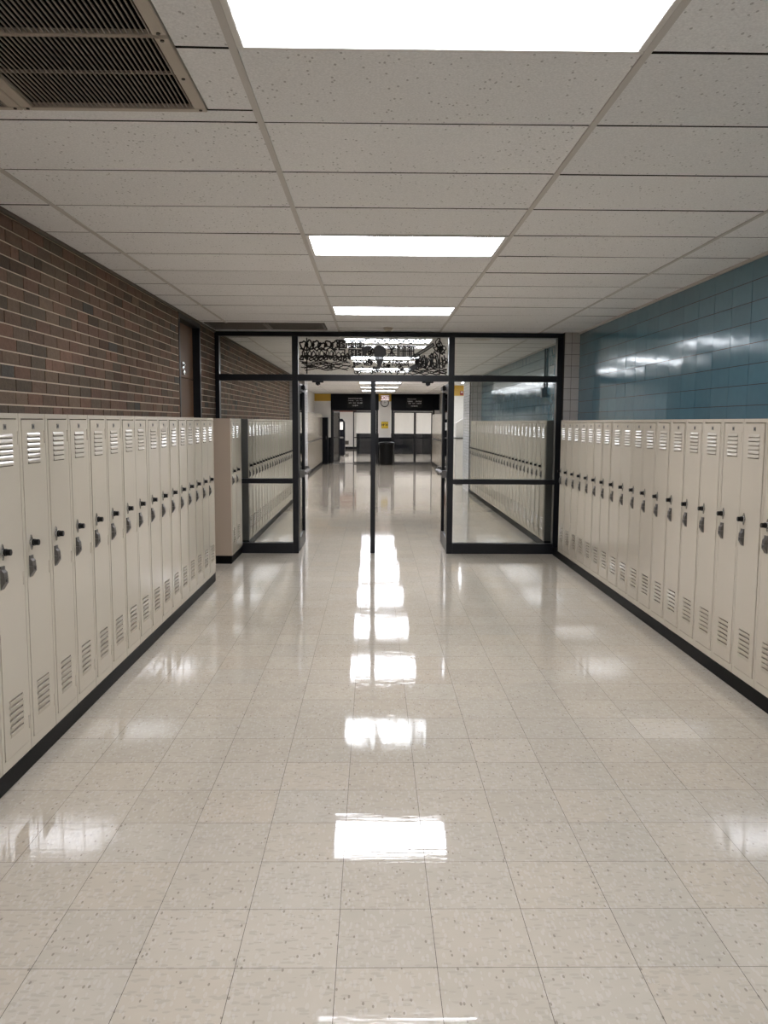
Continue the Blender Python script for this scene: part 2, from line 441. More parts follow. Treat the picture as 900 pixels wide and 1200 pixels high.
# ------------------------------------------------------------------ walls
def brick_wall(y0, y1, z0, name, hole=None):
    mb = MB(); h = .0705; mj = .0085; L = .2095
    nz = int((H-z0)/h)+2
    pal = [srgb(118, 96, 81), srgb(113, 93, 79), srgb(110, 92, 78), srgb(122, 96, 81), srgb(106, 91, 78), srgb(114, 91, 78), srgb(104, 91, 77), srgb(118, 100, 84), srgb(98, 87, 75)]
    for r in range(nz):
        a = z0+r*h+mj; b = min(z0+(r+1)*h, H+.01)
        if a > H-.005: break
        y = y0-(r % 2)*L/2-rnd.uniform(0, .03)
        while y < y1:
            l = L if rnd.random() > .16 else L*rnd.choice([.5, .75])
            p, q = max(y+mj/2, y0), min(y+l-mj/2, y1)
            y += l
            if q-p < .015: continue
            segs = [(p, q)]
            if hole and b > hole[2] and a < hole[3]:
                segs = []
                if p < hole[0]: segs.append((p, min(q, hole[0])))
                if q > hole[1]: segs.append((max(p, hole[1]), q))
            c = rnd.choice(pal); k = rnd.gauss(.88, .07)
            if rnd.random() < .05: k = .55
            elif rnd.random() < .03: c = srgb(86, 82, 76)
            col = (c[0]*k, c[1]*k, c[2]*k, 1); d = rnd.uniform(-.0015, .0015)
            for (p, q) in segs:
                if q-p < .01: continue
                mb.box(XL-.012, XL+d, p, q, a, b, col, skip='l')
    w = struct(name, mb, M['brick'], fix=False)
    s = MB()
    if hole:
        s.box(XL-.16, XL-.0045, y0, hole[0], 0, H+.02); s.box(XL-.16, XL-.0045, hole[1], y1, 0, H+.02)
        s.box(XL-.16, XL-.0045, hole[0], hole[1], hole[3], H+.02)
    else: s.box(XL-.16, XL-.0045, y0, y1, 0, H+.02)
    struct('wall_mortar', s, M['mortar'], w)
DOORHOLE = (8.43, 9.47, -1, 2.715)
brick_wall(YB, 10.36, .02, 'wall_left', DOORHOLE)
brick_wall(10.37, 19.42, .02, 'wall_left_far')

def tile_wall(name, axis, plane, u0, u1, z0, z1, zoff, tw, th, uoff, col, m, face, tilt=.004):
    """glazed tiles; axis 'x': wall plane x=plane running along y; axis 'y': plane y=plane running along x. face=-1/1 outward direction"""
    mb = MB(); g = .0022
    i0, i1 = math.floor((u0-uoff)/tw), math.ceil((u1-uoff)/tw)
    j0, j1 = math.floor((z0-zoff)/th), math.ceil((z1-zoff)/th)
    for i in range(i0, i1):
        for j in range(j0, j1):
            a, b = max(uoff+i*tw+g, u0), min(uoff+(i+1)*tw-g, u1)
            c, d = max(zoff+j*th+g, z0), min(zoff+(j+1)*th-g, z1)
            if b-a < .004 or d-c < .004: continue
            tu, tz = rnd.gauss(0, tilt), rnd.gauss(0, tilt)
            k = rnd.gauss(1, .035); cc = (col[0]*k, col[1]*k, col[2]*k, 1)
            F = []
            for (u, z) in ((a, c), (b, c), (b, d), (a, d)):
                t = plane+face*(.004+tu*(u-(a+b)/2)+tz*(z-(c+d)/2))
                F.append((t, u, z) if axis == 'x' else (u, t, z))
            Bk = [((plane-face*.004, p[1], p[2]) if axis == 'x' else (p[0], plane-face*.004, p[2])) for p in F]
            flip = (axis == 'x' and face < 0) or (axis == 'y' and face > 0)
            mb.face(F[::-1] if flip else F, cc)
            for n in range(4):
                m2 = (n+1) % 4; q = [F[m2], F[n], Bk[n], Bk[m2]]
                mb.face(q[::-1] if flip else q, cc)
    w = struct(name, mb, M[m], fix=False)
    bk = MB(); e = .16
    lo, hi = (plane, plane+e) if face < 0 else (plane-e, plane)
    lo, hi = (lo-.0005, hi) if face < 0 else (lo, hi+.0005)
    if axis == 'x': bk.box(lo, hi, u0, u1, z0, z1)
    else: bk.box(u0, u1, lo, hi, z0, z1)
    struct('tile_backing', bk, M['grout'], w)
    return w
blue = srgb(82, 115, 127); gw = srgb(178, 173, 168); ww = srgb(222, 222, 224)
tile_wall('wall_right', 'x', XR, YB, 10.25, 0, H+.01, 1.758, .3045, .136, 5.306, blue, 'btile', -1)
tile_wall('wall_right_pier', 'y', 10.25, 2.325, XR, 0, H+.01, 1.777, .1125, .1368, 2.41, gw, 'wtile', -1, .002)
tile_wall('wall_right_far', 'x', XR, 10.45, 19.4, 0, H+.01, 1.758, .3045, .136, 5.306, blue, 'btile', -1)
tile_wall('wall_right_far_pier', 'y', 19.4, 2.25, XR+.1, 0, H+.01, 1.777, .1125, .1368, 2.41, gw, 'wtile', -1, .002)
tile_wall('wall_right_far_return', 'x', 2.25, 19.57, 20.85, 0, H+.01, 1.777, .15, .0684, 19.57, ww, 'wtile', -1, .002)
tile_wall('wall_left_far_pier', 'y', 19.45, -2.3, -1.6, 0, H+.01, 1.777, .1125, .1368, -2.3, gw, 'wtile', -1, .002)
tile_wall('wall_left_far_return', 'x', -1.6, 19.62, 20.5, 0, H+.01, 1.777, .15, .0684, 19.62, ww, 'wtile', 1, .002)
struct('wall_right_pier_end', MB().box(2.42, 2.51, 10.42, 10.44, 0, H), M['wall'])
# plain walls of the last stretch
def plain(name, x0, x1, y0, y1, z0=0.0, z1=H+.01, m='wall'): return struct(name, MB().box(x0, x1, y0, y1, z0, z1), M[m])
plain('wall_left_hall', -2.4, -2.3, 20.5, 33.1)
plain('wall_right_alcove', 3.3, 3.4, 20.85, 25.0)
plain('wall_right_alcove_side', 2.42, 3.4, 20.85, 20.95)
plain('wall_right_alcove_end', 2.32, 3.4, 25.0, 25.1)
struct('trim_5', MB().box(2.32, 3.3, 24.996, 25.0, 2.42, H-.002), M['yellow'])
plain('wall_right_hall', 2.64, 2.74, 25.1, 33.1)
plain('wall_back', -2.1, 2.7, YB-.1, YB)
# end wall and its painted bands
def end_wall():
    w = MB().box(-2.4, -1.66, 33.0, 33.2, 0, H+.01).box(2.42, 2.75, 33.0, 33.2, 0, H+.01)
    struct('wall_end', w, M['wall'])
    struct('trim_6', MB().box(-2.3, -1.66, 32.985, 33.0, 2.44, H-.002), M['yellow'])
    struct('baseboard_end', MB().box(-2.3, -1.66, 32.975, 33.0, 0, 1.02), M['navy'])
    p = MB().box(.22, .70, 32.7, 33.1, 1.03, 2.43)
    struct('wall_end_pier', p, M['wall'])
    struct('trim_7', MB().box(.22, .70, 32.7, 33.1, 2.43, H-.002), M['yellow'])
    struct('baseboard_pier', MB().box(.205, .715, 32.68, 33.1, 0, 1.03), M['navy'])
    struct('wall_end_header', MB().box(-1.66, .22, 32.95, 33.15, 2.10, H+.01).box(.70, 2.6, 32.95, 33.15, 2.10, H+.01), M['navy'])
end_wall()
# entry hall past the doors
plain('wall_entry', -.86, 5, 43.2, 43.4, 0, 2.8)
struct('baseboard_entry', MB().box(-.86, 5, 43.17, 43.2, 0, 1.04), M['navy'])
plain('wall_entry_left', -6, -2.6, 43.2, 43.4, 0, 2.8)
struct('wall_entry_lintel', MB().box(-2.6, -.86, 43.2, 43.5, 2.14, 2.8), M['redbrown'])
plain('wall_entry_end', -6, 0, 50.4, 50.6, 0, 2.8)
struct('baseboard_entry_end', MB().box(-6, 0, 50.36, 50.4, 0, .14), M['navy'])
plain('wall_entry_side', -.5, -.4, 43.4, 50.4, 0, 2.8)
plain('wall_entry_west', -6.1, -6, 33.2, 50.5, 0, 2.8)
plain('wall_entry_east', 5, 5.1, 33.2, 43.4, 0, 2.8)
plain('wall_entry_front', -6, -2.4, 33.1, 33.2, 0, 2.8)
plain('wall_entry_front_east', 2.75, 5, 33.1, 33.2, 0, 2.8)
vg = MB()
for k in range(7): vg.box(-1.66, -1.48, 50.34, 50.36, .30+k*.028, .312+k*.028)
vg.box(-1.68, -1.46, 50.355, 50.36, .28, .50)
o = obj('wall_vent', vg, M['dgrille']); tag(o, 'small louvred vent low on the farthest white wall beyond the open door', 'vent')

# wooden door in the brick wall
def wood_door():
    y0, y1, zt = DOORHOLE[0], DOORHOLE[1], DOORHOLE[3]
    f = MB()
    f.box(XL-.15, XL+.004, y0, y0+.05, 0, zt).box(XL-.15, XL+.004, y1-.055, y1, 0, zt).box(XL-.15, XL+.004, y0+.05, y1-.055, zt-.06, zt)
    d = struct('door_1', f, M['alu'])
    obj('door_panel', MB().box(XL-.12, XL-.075, y0+.053, y1-.058, .012, 2.085), M['wood'], d, .003)
    obj('transom_panel', MB().box(XL-.12, XL-.075, y0+.053, y1-.058, 2.093, zt-.063), M['wood'], d, .003)
    b = MB().box(XL-.075, XL-.06, 8.85, 8.94, 2.185, 2.25).box(XL-.075, XL-.052, 8.86, 8.93, 2.115, 2.165)
    b.cyl((8.895, 2.217), .012, 'x', XL-.06, XL-.045, 12)
    obj('bolt', b, M['chrome'], d, .003, label='small chrome bolt on the wood panel')
    struct('wall_left_door_back', MB().box(XL-.3, XL-.17, y0-.1, y1+.1, 0, H), M['plenum'])
wood_door()

# ------------------------------------------------------------------ lockers
DX0, DX1, DZ0, DZ1 = .030, .2805, .050, 1.542    # door outline
VX0, VX1 = .0845, .2265
UPV = [1.480-.0243*k for k in range(6)]           # tops of the upper louvres
LOV = [.298-.0285*k for k in range(6)]            # tops of the lower louvres
def locker_meshes():
    b = MB(); e = .0015
    # hollow body: back, sides, top, bottom and the face frame
    b.box(e, W-e, LD-.004, LD, 0, LH).box(e, .006, .0, LD, 0, LH).box(W-.006, W-e, .0, LD, 0, LH)
    b.box(.006, W-.006, 0, LD, 0, .006).box(.006, W-.006, 0, LD, LH-.006, LH)
    b.box(.006, DX0-.0035, 0, .02, .006, LH-.006).box(DX1+.0035, W-.006, 0, .02, .006, LH-.006)
    b.box(DX0-.0035, DX1+.0035, 0, .02, .006, DZ0-.004).box(DX0-.0035, DX1+.0035, 0, .02, DZ1+.005, LH-.006)
    body = b.mesh('locker_body', M['cream'])
    d = MB(); F, B = -.003, .012
    d.box(DX0, VX0, F, B, DZ0, DZ1).box(VX1, DX1, F, B, DZ0, DZ1)
    slots = sorted([(t-.0215, t-.0125) for t in UPV]+[(t-.006, t+.0035) for t in LOV])
    z = DZ0
    for (s0, s1) in slots:
        d.box(VX0, VX1, F, B, z, s0); z = s1
    d.box(VX0, VX1, F, B, z, DZ1)
    door = d.mesh('locker_door', M['cream'])
    v = MB()
    for t in UPV: v.prism([(F, t), (F-.0022, t-.0055), (F-.0038, t-.011), (F-.0050, t-.0165), (F-.0040, t-.0175), (F, t-.004)], 'x', VX0+.001, VX1-.001)
    up = v.mesh('locker_upper_vent', M['cream'])
    v = MB()
    for t in LOV: v.prism([(F, t-.024), (F-.006, t-.003), (F-.005, t-.0015), (F, t-.021)], 'x', VX0+.001, VX1-.001)
    lo = v.mesh('locker_lower_vent', M['cream'])
    p = MB(); cx = (DX0+DX1)/2
    p.box(cx-.014, cx+.014, F-.0015, F, 1.498, 1.522); p.cur = 1
    p.box(cx-.008, cx+.008, F-.002, F-.0015, 1.504, 1.516)
    plate = p.mesh('locker_plate', [M['plate'], M['plated']])
    # escutcheon with two ears, dial with a ribbed grip
    kx, kz = .076, 1.066-BASE
    r = MB(); out = []
    for k in range(24):
        an = 2*PI*k/24; q = abs(math.sin(an)); out.append((kx+.019*math.cos(an)*(1-.25*q**4), kz+math.sin(an)*(.020+.017*q**6)))
    r.prism(out, 'y', F-.006, F)
    r.cyl((kx, kz), .0155, 'y', F-.012, F-.006, 20)
    rose = r.mesh('locker_lock_plate', M['chrome'], .001)
    g = MB(); out = []
    for k in range(36):
        an = 2*PI*k/36; rr = .0138 if k % 2 else .0128; out.append((kx+rr*math.cos(an), kz+rr*math.sin(an)))
    g.cyl((kx, kz), .0165, 'y', F-.020, F-.012, 24); g.prism(out, 'y', F-.040, F-.020)
    dial = g.mesh('locker_dial', M['black'])
    a = MB(); hx, w = .068, .019; o = -BASE
    a.prism([(F, .903+o), (F-.013, .925+o), (F-.019, .933+o), (F-.019, .955+o), (F, .955+o)], 'x', hx-w, hx+w)
    a.prism([(F, .957+o), (F-.018, .957+o), (F-.016, .980+o), (F-.007, .990+o), (F-.006, 1.006+o), (F, 1.006+o)], 'x', hx-w, hx+w)
    a.cur = 1; a.cyl((hx, .944+o), .006, 'y', F-.0205, F-.019, 12)
    latch = a.mesh('locker_latch', [M['steel'], M['plated']], 0)
    h = MB()
    h.cyl((DX1+.0015, F-.001), .0042, 'z', -.03, .03, 10)
    hinge = h.mesh('locker_hinge', M['cream'])
    return body, door, up, lo, plate, rose, dial, latch, hinge
LM = locker_meshes()
def locker(loc, rz, label, group, full=True):
    r = thing('locker', label, 'locker', loc, rz, group)
    link('body', LM[0], r); d = link('door', LM[1], r)
    d.rotation_euler = (rnd.gauss(0, .0012), 0, rnd.gauss(0, .0025))
    link('upper_vent', LM[2], d); link('lower_vent', LM[3], d)
    link('lock_plate', LM[5], d)['label'] = 'chrome lock plate'; link('dial', LM[6], d)['label'] = 'black combination dial'; link('latch', LM[7], d)['label'] = 'dark steel latch handle'
    if full:
        link('number_plate', LM[4], d)['label'] = 'grey number plate'
        for z in (1.46, .82, .14): link('hinge', LM[8], d, (0, 0, z))
    return r
LZ = BASE+.0005
# row under the brick wall (front faces +x)
ks = list(range(14, -4, -1))
for n, k in enumerate(ks):
    end = ' beside the tan locker end' if n == 0 else ''
    locker((FL, 3.815+.308*k, LZ), PI/2, 'cream locker under the brick wall, %s from the far end' % ORD[n]+end, 'lockers under the brick wall')
for n in range(2):
    locker((FL-.012, 9.53+.308*n, LZ), PI/2, 'cream locker left of the glass partition, %s' % ('next to the tan end panel' if n == 0 else 'touching the black partition frame'), 'pair of lockers left of the partition')
o = obj('locker_end_panel', MB().box(XL+.012, FL-.012, 9.505, 9.5295, LZ, LZ+LH), M['tan'], bevel=.003); tag(o, 'tan steel end panel on the two lockers left of the glass partition', 'panel')
o = obj('locker_filler', MB().box(XL+.012, FL-.012, 10.146, 10.292, LZ, LZ+LH), M['cream'], bevel=.003); tag(o, 'narrow cream filler between two lockers and the black partition frame', 'panel')
o = obj('locker_end_panel', MB().box(XL+.012, FL, 8.436, 8.452, LZ, LZ+LH), M['tan'], bevel=.003); tag(o, 'thin end panel closing the brick wall locker row before the wooden door', 'panel')
# row under the blue tiles (front faces -x)
for n, k in enumerate(range(16, -4, -1)):
    locker((FR, 5.027+.307*k, LZ), -PI/2, 'cream locker under the blue tiled wall, %s from the glass partition' % ORD[n], 'lockers under the blue tiled wall')
# rows past the glass
for n in range(27):
    locker((FL, 10.79+.308*n, LZ), PI/2, 'cream locker past the partition on the brick side, %s beyond the glass' % ORD[n], 'lockers past the glass, brick side', n < 8)
for n in range(27):
    locker((FR, 10.79+.308*(n+1), LZ), -PI/2, 'cream locker past the partition on the blue tile side, %s beyond the glass' % ORD[n], 'lockers past the glass, tile side', n < 8)
o = obj('locker_end_panel', MB().box(XL+.012, FL-.002, 10.765, 10.788, LZ, LZ+LH), M['endshade'], bevel=.003); tag(o, 'locker end coloured dark grey for its unlit side, seen through the glass pane on the brick side', 'panel')
o = obj('locker_end_panel', MB().box(FR+.002, XR-.012, 10.765, 10.788, LZ, LZ+LH), M['endshade'], bevel=.003); tag(o, 'locker end coloured dark grey for its unlit side, seen through the glass pane on the blue tile side', 'panel')
# black base under each row
def basebd(name, x0, x1, y0, y1): struct(name, MB().box(x0, x1, y0, y1, 0, BASE), M['vinyl'], bevel=.006)
basebd('baseboard_left', XL+.01, FL-.002, 2.8, 8.45)
basebd('baseboard_left_pair', XL+.01, FL-.014, 9.51, 10.29)
basebd('baseboard_right', FR+.002, XR-.01, 3.7, 10.24)
basebd('baseboard_left_far', XL+.01, FL-.004, 10.77, 19.4)
basebd('baseboard_right_far', FR+.004, XR-.01, 10.77, 19.39)

# two-tier lockers in the last stretch
def tier_meshes():
    b = MB(); h = 1.80
    b.box(.0015, W-.0015, .012, .32, 0, h)
    b.box(.0015, .016, 0, .012, 0, h).box(W-.016, W-.0015, 0, .012, 0, h)
    for z0, z1 in ((0, .02), (h-.03, h)): b.box(.016, W-.016, 0, .012, z0, z1)
    body = b.mesh('tier_body', M['cream'])
    d1 = MB().box(.020, W-.020, -.004, .010, .024, .880).mesh('tier_lower_door', M['cream'], .002)
    d2_ = MB().box(.020, W-.020, -.004, .010, .930, h-.034).mesh('tier_upper_door', M['cream'], .002)
    rl = MB().box(.0155, W-.0155, -.002, .0115, .882, .928).mesh('tier_shade_strip', M['steel'])  # dark strip painted in for the shadow line between the two doors
    hd = MB().box(.05, .075, -.012, -.004, .40, .50).mesh('tier_latch', M['steel'], .002)
    return body, d1, d2_, rl
TM = tier_meshes()
def tier(loc, rz, label, group):
    r = thing('two_tier_locker', label, 'locker', loc, rz, group)
    link('body', TM[0], r); link('middle_rail', TM[3], r)  # the middle piece is only a dark strip standing for shade
    for nm, me, z in (('lower_door', TM[1], 0), ('upper_door', TM[2], .90)):
        d = link(nm, me, r)
for n in range(30):
    tier((-1.955, 32.3-.308*(n+1), .105), PI/2, 'cream two-tier locker left of the end doors, %s from the black cabinet' % ORD[n], 'two-tier lockers before the end doors, left side')
for n in range(18):
    tier((2.30, 32.6-.308*n, .105), -PI/2, 'cream two-tier locker right of the end doors, %s from the end wall' % ORD[n], 'two-tier lockers before the end doors, right side')
basebd('baseboard_left_hall', -2.29, -1.965, 23.0, 32.3)
basebd('baseboard_right_hall', 2.31, 2.63, 27.0, 32.62)
BT = [o for o in C.objects if o.name.startswith('baseboard_') and 'hall' in o.name]
for o in BT: o.scale.z = .104/BASE
struct('wall_left_hall_soffit', MB().box(-2.29, -1.96, 23.0, 32.3, 1.907, 1.93), M['cream'])
struct('wall_right_hall_soffit', MB().box(2.305, 2.63, 27.0, 32.6, 1.907, 1.93), M['cream'])

# ------------------------------------------------------------------ glass partition
def partition():
    p = thing('glass_partition', 'black framed glass partition with side panes across the corridor', 'partition', (0, YS, 0))
    y0, y1 = 0, .11
    def bar(nm, a, b, z0, z1, yy0=y0, yy1=y1): return obj(nm, MB().box(a, b, yy0, yy1, z0, z1), M['alu'], p, .003)
    bar('top_rail', XL+.004, 2.318, 2.664, H-.006)
    bar('stile', XL+.004, -1.877, .0, 2.664); bar('stile', 2.249, 2.318, 0, 2.664)
    bar('mullion', -.991, -.918, 0, 2.664); bar('mullion', .921, .994, 0, 2.664)
    for a, b in ((-1.877, -.991), (-.918, .921), (.994, 2.249)): bar('transom_rail', a, b, 2.130, 2.206)
    for a, b in ((-1.877, -.991), (.994, 2.249)):
        bar('middle_rail', a, b, .872, .931); bar('bottom_rail', a, b, .0, .128)
    c = bar('centre_post', -.029, .030, 0, 2.130, .03, .09)
    s = MB().box(-.043, -.029, .04, .08, .975, 1.03).box(.030, .044, .04, .08, .975, 1.03)
    obj('strike', s, M['steel'], c, .003)
    def pane(a, b, z0, z1): return obj('glass_pane', MB().box(a-.004, b+.004, .052, .058, z0-.004, z1+.004), M['glass'], p)
    for a, b in ((-1.877, -.991), (.994, 2.249)):
        pane(a, b, .128, .872); pane(a, b, .931, 2.130); pane(a, b, 2.206, 2.664)
    mp = pane(-.918, .921, 2.206, 2.664)
    # catches of the doors under the transom rail
    for x in (-.68, .67):
        k = MB().box(x-.07, x+.07, .03, .08, 2.112, 2.130).box(x-.025, x+.03, .02, .09, 2.085, 2.114).cyl((x, 2.088), .014, 'y', .0, .09, 12)
        obj('door_catch', k, M['black'], p, .002)
    return p, mp
PART, MURAL_PANE = partition()

# painted drawing on the middle transom pane
def mural():
    r = random.Random(11); mb = MB(); Y = .0505
    X0, X1, Z0, Z1 = -.912, .915, 2.209, 2.661
    def T(u, v): return (X0+(u-40)/845*(X1-X0), Z1-(v-38)/224*(Z1-Z0))   # sketch units 40..885 x 38..262
    def ribbon(pts, w):
        q = [T(*p) for p in pts]; w = w*.0030
        for a, b in zip(q[:-1], q[1:]):
            dx, dz = b[0]-a[0], b[1]-a[1]; L = math.hypot(dx, dz)
            if L < 1e-5: continue
            nx, nz = -dz/L*w/2, dx/L*w/2; ex, ez = dx/L*w*.3, dz/L*w*.3
            P = [(a[0]-ex+nx, a[1]-ez+nz), (a[0]-ex-nx, a[1]-ez-nz), (b[0]+ex-nx, b[1]+ez-nz), (b[0]+ex+nx, b[1]+ez+nz)]
            P = [(min(max(x, X0), X1), min(max(z, Z0), Z1)) for x, z in P]
            mb.face([(x, Y, z) for x, z in P])
    def poly(pts): mb.face([(x, Y-.0003, z) for x, z in (T(*p) for p in pts)])
    def loop(cx, cy, rx, ry, w, wob=.25, n=18, turn=1.0):
        ph = r.uniform(0, 6); k = r.choice([2, 3, 4])
        ribbon([(cx+rx*math.cos(2*PI*turn*i/n+ph)*(1+wob*math.sin(k*2*PI*i/n)), cy+ry*math.sin(2*PI*turn*i/n+ph)*(1+wob*math.cos(k*2*PI*i/n))) for i in range(n+1)], w)
    def wave(x0, x1, y, amp, wl, w, slope=0):
        ph = r.uniform(0, 6); n = max(6, int((x1-x0)/5))
        ribbon([(x0+(x1-x0)*i/n, y+slope*(x1-x0)*i/n+amp*math.sin(ph+2*PI*(x1-x0)*i/n/wl)+r.uniform(-2, 2)) for i in range(n+1)], w)
    # swollen cloud-like row, upper left
    for cx in range(64, 255, 36): loop(cx, 86+r.uniform(-8, 8), 17, 21, 6, .28); loop(cx+20, 84+r.uniform(-8, 8), 7, 10, 5, .2)
    wave(50, 120, 113, 5, 60, 6); wave(120, 255, 110, 7, 50, 5)
    # humps below them
    cx = 58
    while cx < 325:
        q = r.uniform(13, 30); t = r.uniform(112, 134); ribbon([(cx+r.uniform(-4, 4), 158), (cx+q*.15, t+10), (cx+q*.5, t), (cx+q*.85, t+14), (cx+q*r.uniform(.6, 1), 150+r.uniform(0, 14))], r.uniform(3, 5.5)); cx += q*r.uniform(.8, 1.15)
    for cx in range(58, 340, 27): loop(cx, 164+r.uniform(-8, 8), 10, 9, 5, .4, 12)
    for _ in range(2): wave(50, 330, 158+r.uniform(-6, 20), 6, r.uniform(35, 55), 5)
    for k in range(6): wave(48+r.uniform(0, 30), 300+r.uniform(-20, 50), 186+9*k, 6, r.uniform(70, 150), 3.6)
    for _ in range(8): loop(r.uniform(60, 330), r.uniform(186, 225), r.uniform(8, 20), r.uniform(4, 8), 3.4, .4)
    # stepped blocks with a curl in each
    ribbon([(252, 56), (268, 56), (268, 112), (300, 112), (300, 152)], 6); ribbon([(252, 56), (420, 56)], 5)
    for bx, by in ((292, 82), (342, 80), (388, 80), (342, 130), (384, 132)):
        ribbon([(bx-18, by-19), (bx+18, by-19), (bx+18, by+19), (bx-18, by+19), (bx-18, by-19)], 5.5)
        ribbon([(bx+9, by-10), (bx-4, by-12), (bx-9, by-5), (bx+7, by+4), (bx+5, by+11), (bx-9, by+9)], 6)
    # two dark land shapes in the middle
    poly([(396, 104), (410, 92), (436, 88), (450, 96), (446, 112), (428, 120), (424, 140), (432, 152), (414, 154), (402, 138), (398, 122)])
    poly([(466, 100), (476, 88), (500, 84), (518, 92), (534, 112), (536, 140), (522, 156), (520, 176), (508, 196), (500, 226), (488, 250), (480, 244), (472, 222), (486, 200), (482, 180), (470, 164), (466, 140), (464, 118)])
    for _ in range(6): loop(450+r.uniform(-10, 10), r.uniform(95, 150), 10, 12, 4, .3)
    # web and tall bars right of them
    for k in range(5): ribbon([(545+k*10, 90), (590-k*12, 152)], 3.5); ribbon([(542, 96+k*13), (592, 90+k*14)], 3)
    for k in range(9): ribbon([(602+k*11, 88+r.uniform(-4, 4)), (602+k*11, 152)], 4.5 if k % 3 else 8)
    ribbon([(600, 94), (700, 92)], 4); ribbon([(612, 120), (690, 118)], 4)
    # long pencil
    ribbon([(668, 160), (798, 72)], 5); ribbon([(678, 168), (806, 84)], 5); ribbon([(798, 72), (806, 84)], 5); ribbon([(668, 160), (678, 168)], 5); ribbon([(672, 164), (802, 78)], 2.5)
    # loops and straps at the right end
    for _ in range(7): loop(r.uniform(804, 866), r.uniform(62, 120), r.uniform(9, 17), r.uniform(12, 22), 4.2, .35)
    for k in range(14): 
        x = 700+k*12.5; ribbon([(x, 150+r.uniform(-8, 14)), (x+r.uniform(-6, 14), 180), (x+r.uniform(-4, 8), 214)], r.uniform(4, 8))
    for _ in range(14): loop(r.uniform(690, 872), r.uniform(140, 226), r.uniform(8, 20), r.uniform(8, 18), 4.5, .4)
    for k in range(5): wave(650+r.uniform(0, 40), 878, 222+8*k, 5, r.uniform(60, 110), 4)
    poly([(668, 212), (690, 200), (716, 206), (706, 226), (684, 238), (660, 246)])
    # small writing-like marks along the lower middle
    for _ in range(70):
        x, y = r.uniform(340, 660), r.uniform(160, 250); ribbon([(x, y), (x+r.uniform(-8, 8), y+r.uniform(6, 14)), (x+r.uniform(2, 12), y+r.uniform(-2, 10))], 3.6)
    for _ in range(24): loop(r.uniform(345, 670), r.uniform(165, 250), r.uniform(5, 12), r.uniform(4, 9), 3.2, .3)
    for k in range(13): loop(430+k*27, 58+r.uniform(-3, 4), 12, 8, 5, .3)
    ribbon([(86, 44), (86, 256)], 5); ribbon([(838, 40), (838, 258)], 5)
    obj('painted_mural', mb, M['mural'], MURAL_PANE, fix=False, label='black line drawing on the glass')
mural()

# open door leaves
def leaf(x, side, label):
    """leaf swung 90 degrees; side=+1: its inner face looks to +x"""
    t = .045; xi = x; xo = x-side*t
    a, b = min(xi, xo), max(xi, xo)
    L = .895
    d = thing('glass_door', label, 'door', (0, YS+.115, 0))
    def bx(nm, y0, y1, z0, z1, m='alu'): return obj(nm, MB().box(a, b, y0, y1, z0, z1), M[m], d, .003)
    bx('hinge_stile', 0, .075, .012, 2.115); bx('lock_stile', L-.10, L, .012, 2.115)
    bx('top_rail', .075, L-.10, 2.02, 2.115); bx('bottom_rail', .075, L-.10, .012, .17)
    obj('glass_pane', MB().box((a+b)/2-.003, (a+b)/2+.003, .072, L-.097, .167, 2.023), M['glass2'], d)
    # crash bar on brackets, on the inner face
    bar = MB(); s = side
    def rb(x0, x1, *r): bar.box(min(x0, x1), max(x0, x1), *r)
    rb(xi, xi+s*.06, .03, .11, .94, 1.03); rb(xi, xi+s*.06, L-.12, L-.02, .93, 1.04)
    bar.prism([(xi+s*.035, .965), (xi+s*.085, .975), (xi+s*.085, 1.005), (xi+s*.035, 1.015)], 'y', .05, L-.05)
    obj('crash_bar', bar, M['steel'], d, .004)
    cl = MB(); 
    cl.box(min(xi, xi+s*.045), max(xi, xi+s*.045), .30, .56, 2.04, 2.09)
    cl.cyl((xi+s*.022, .34), .01, 'z', 2.03, 2.105, 12)
    obj('closer', cl, M['black'], d, .006)
leaf(-.914, 1, 'open glass door leaf folded back at the mural pane\'s left edge')
leaf(.927, -1, 'open glass door leaf folded back at the mural pane\'s right edge')

# ------------------------------------------------------------------ ceiling fittings
def grille(cx, cy, w, d, label, n, m_s, m_f, fw=.035, along='y', bars=(0.5,), fb=None):
    r = thing('ceiling_grille', label, 'air vent', (cx, cy, H), 0)
    f = MB(); a, b = w/2-.002, d/2-.002
    f0, f1 = fb or (fw, fw)
    for q in ((-a, a, -b, -b+f0), (-a, a, b-f1, b), (-a, -a+fw, -b+f0, b-f1), (a-fw, a, -b+f0, b-f1)):
        f.box(q[0], q[1], q[2], q[3], -.008, .010)
    fo = obj('frame', f, M[m_f], r, .002)
    s = MB()
    for k in range(n):
        if along == 'y':
            x = -a+fw+(2*a-2*fw)*(k+.5)/n; s.box(x-.0019, x+.0019, -b+f0-.002, b-f1+.002, -.004, .0005)
        else:
            y = -b+fw+(2*b-2*fw)*(k+.5)/n; s.box(-a+fw-.002, a-fw+.002, y-.004, y+.004, -.005, .010)
    obj('slats', s, M[m_s], r)
    if bars:
        c = MB()
        for t in bars: c.box(-a+fw, a-fw, -b+2*b*t-.005, -b+2*b*t+.005, .006, .014)
        obj('cross_bar', c, M[m_s], r)
    bk = MB().box(-a, a, -b, b, .22, .235)
    for q in ((-a, -a+.003, -b, b), (a-.003, a, -b, b), (-a, a, -b, -b+.003), (-a, a, b-.003, b)): bk.box(*q, .012, .22)
    obj('duct', bk, M['plenum'], r)
    sc = MB()
    for x in (-a+fw/2, a-fw/2):
        for y in (-b+.02, 0, b-.02): sc.cyl((x, y), .006, 'z', -.011, -.008, 10)
    obj('screws', sc, M['screw'], fo)
grille(-.9075, 2.79, .645, .58, 'large beige slatted air vent left of the nearest ceiling light', 36, 'grille', 'frame_b', .040, fb=(.007, .03))
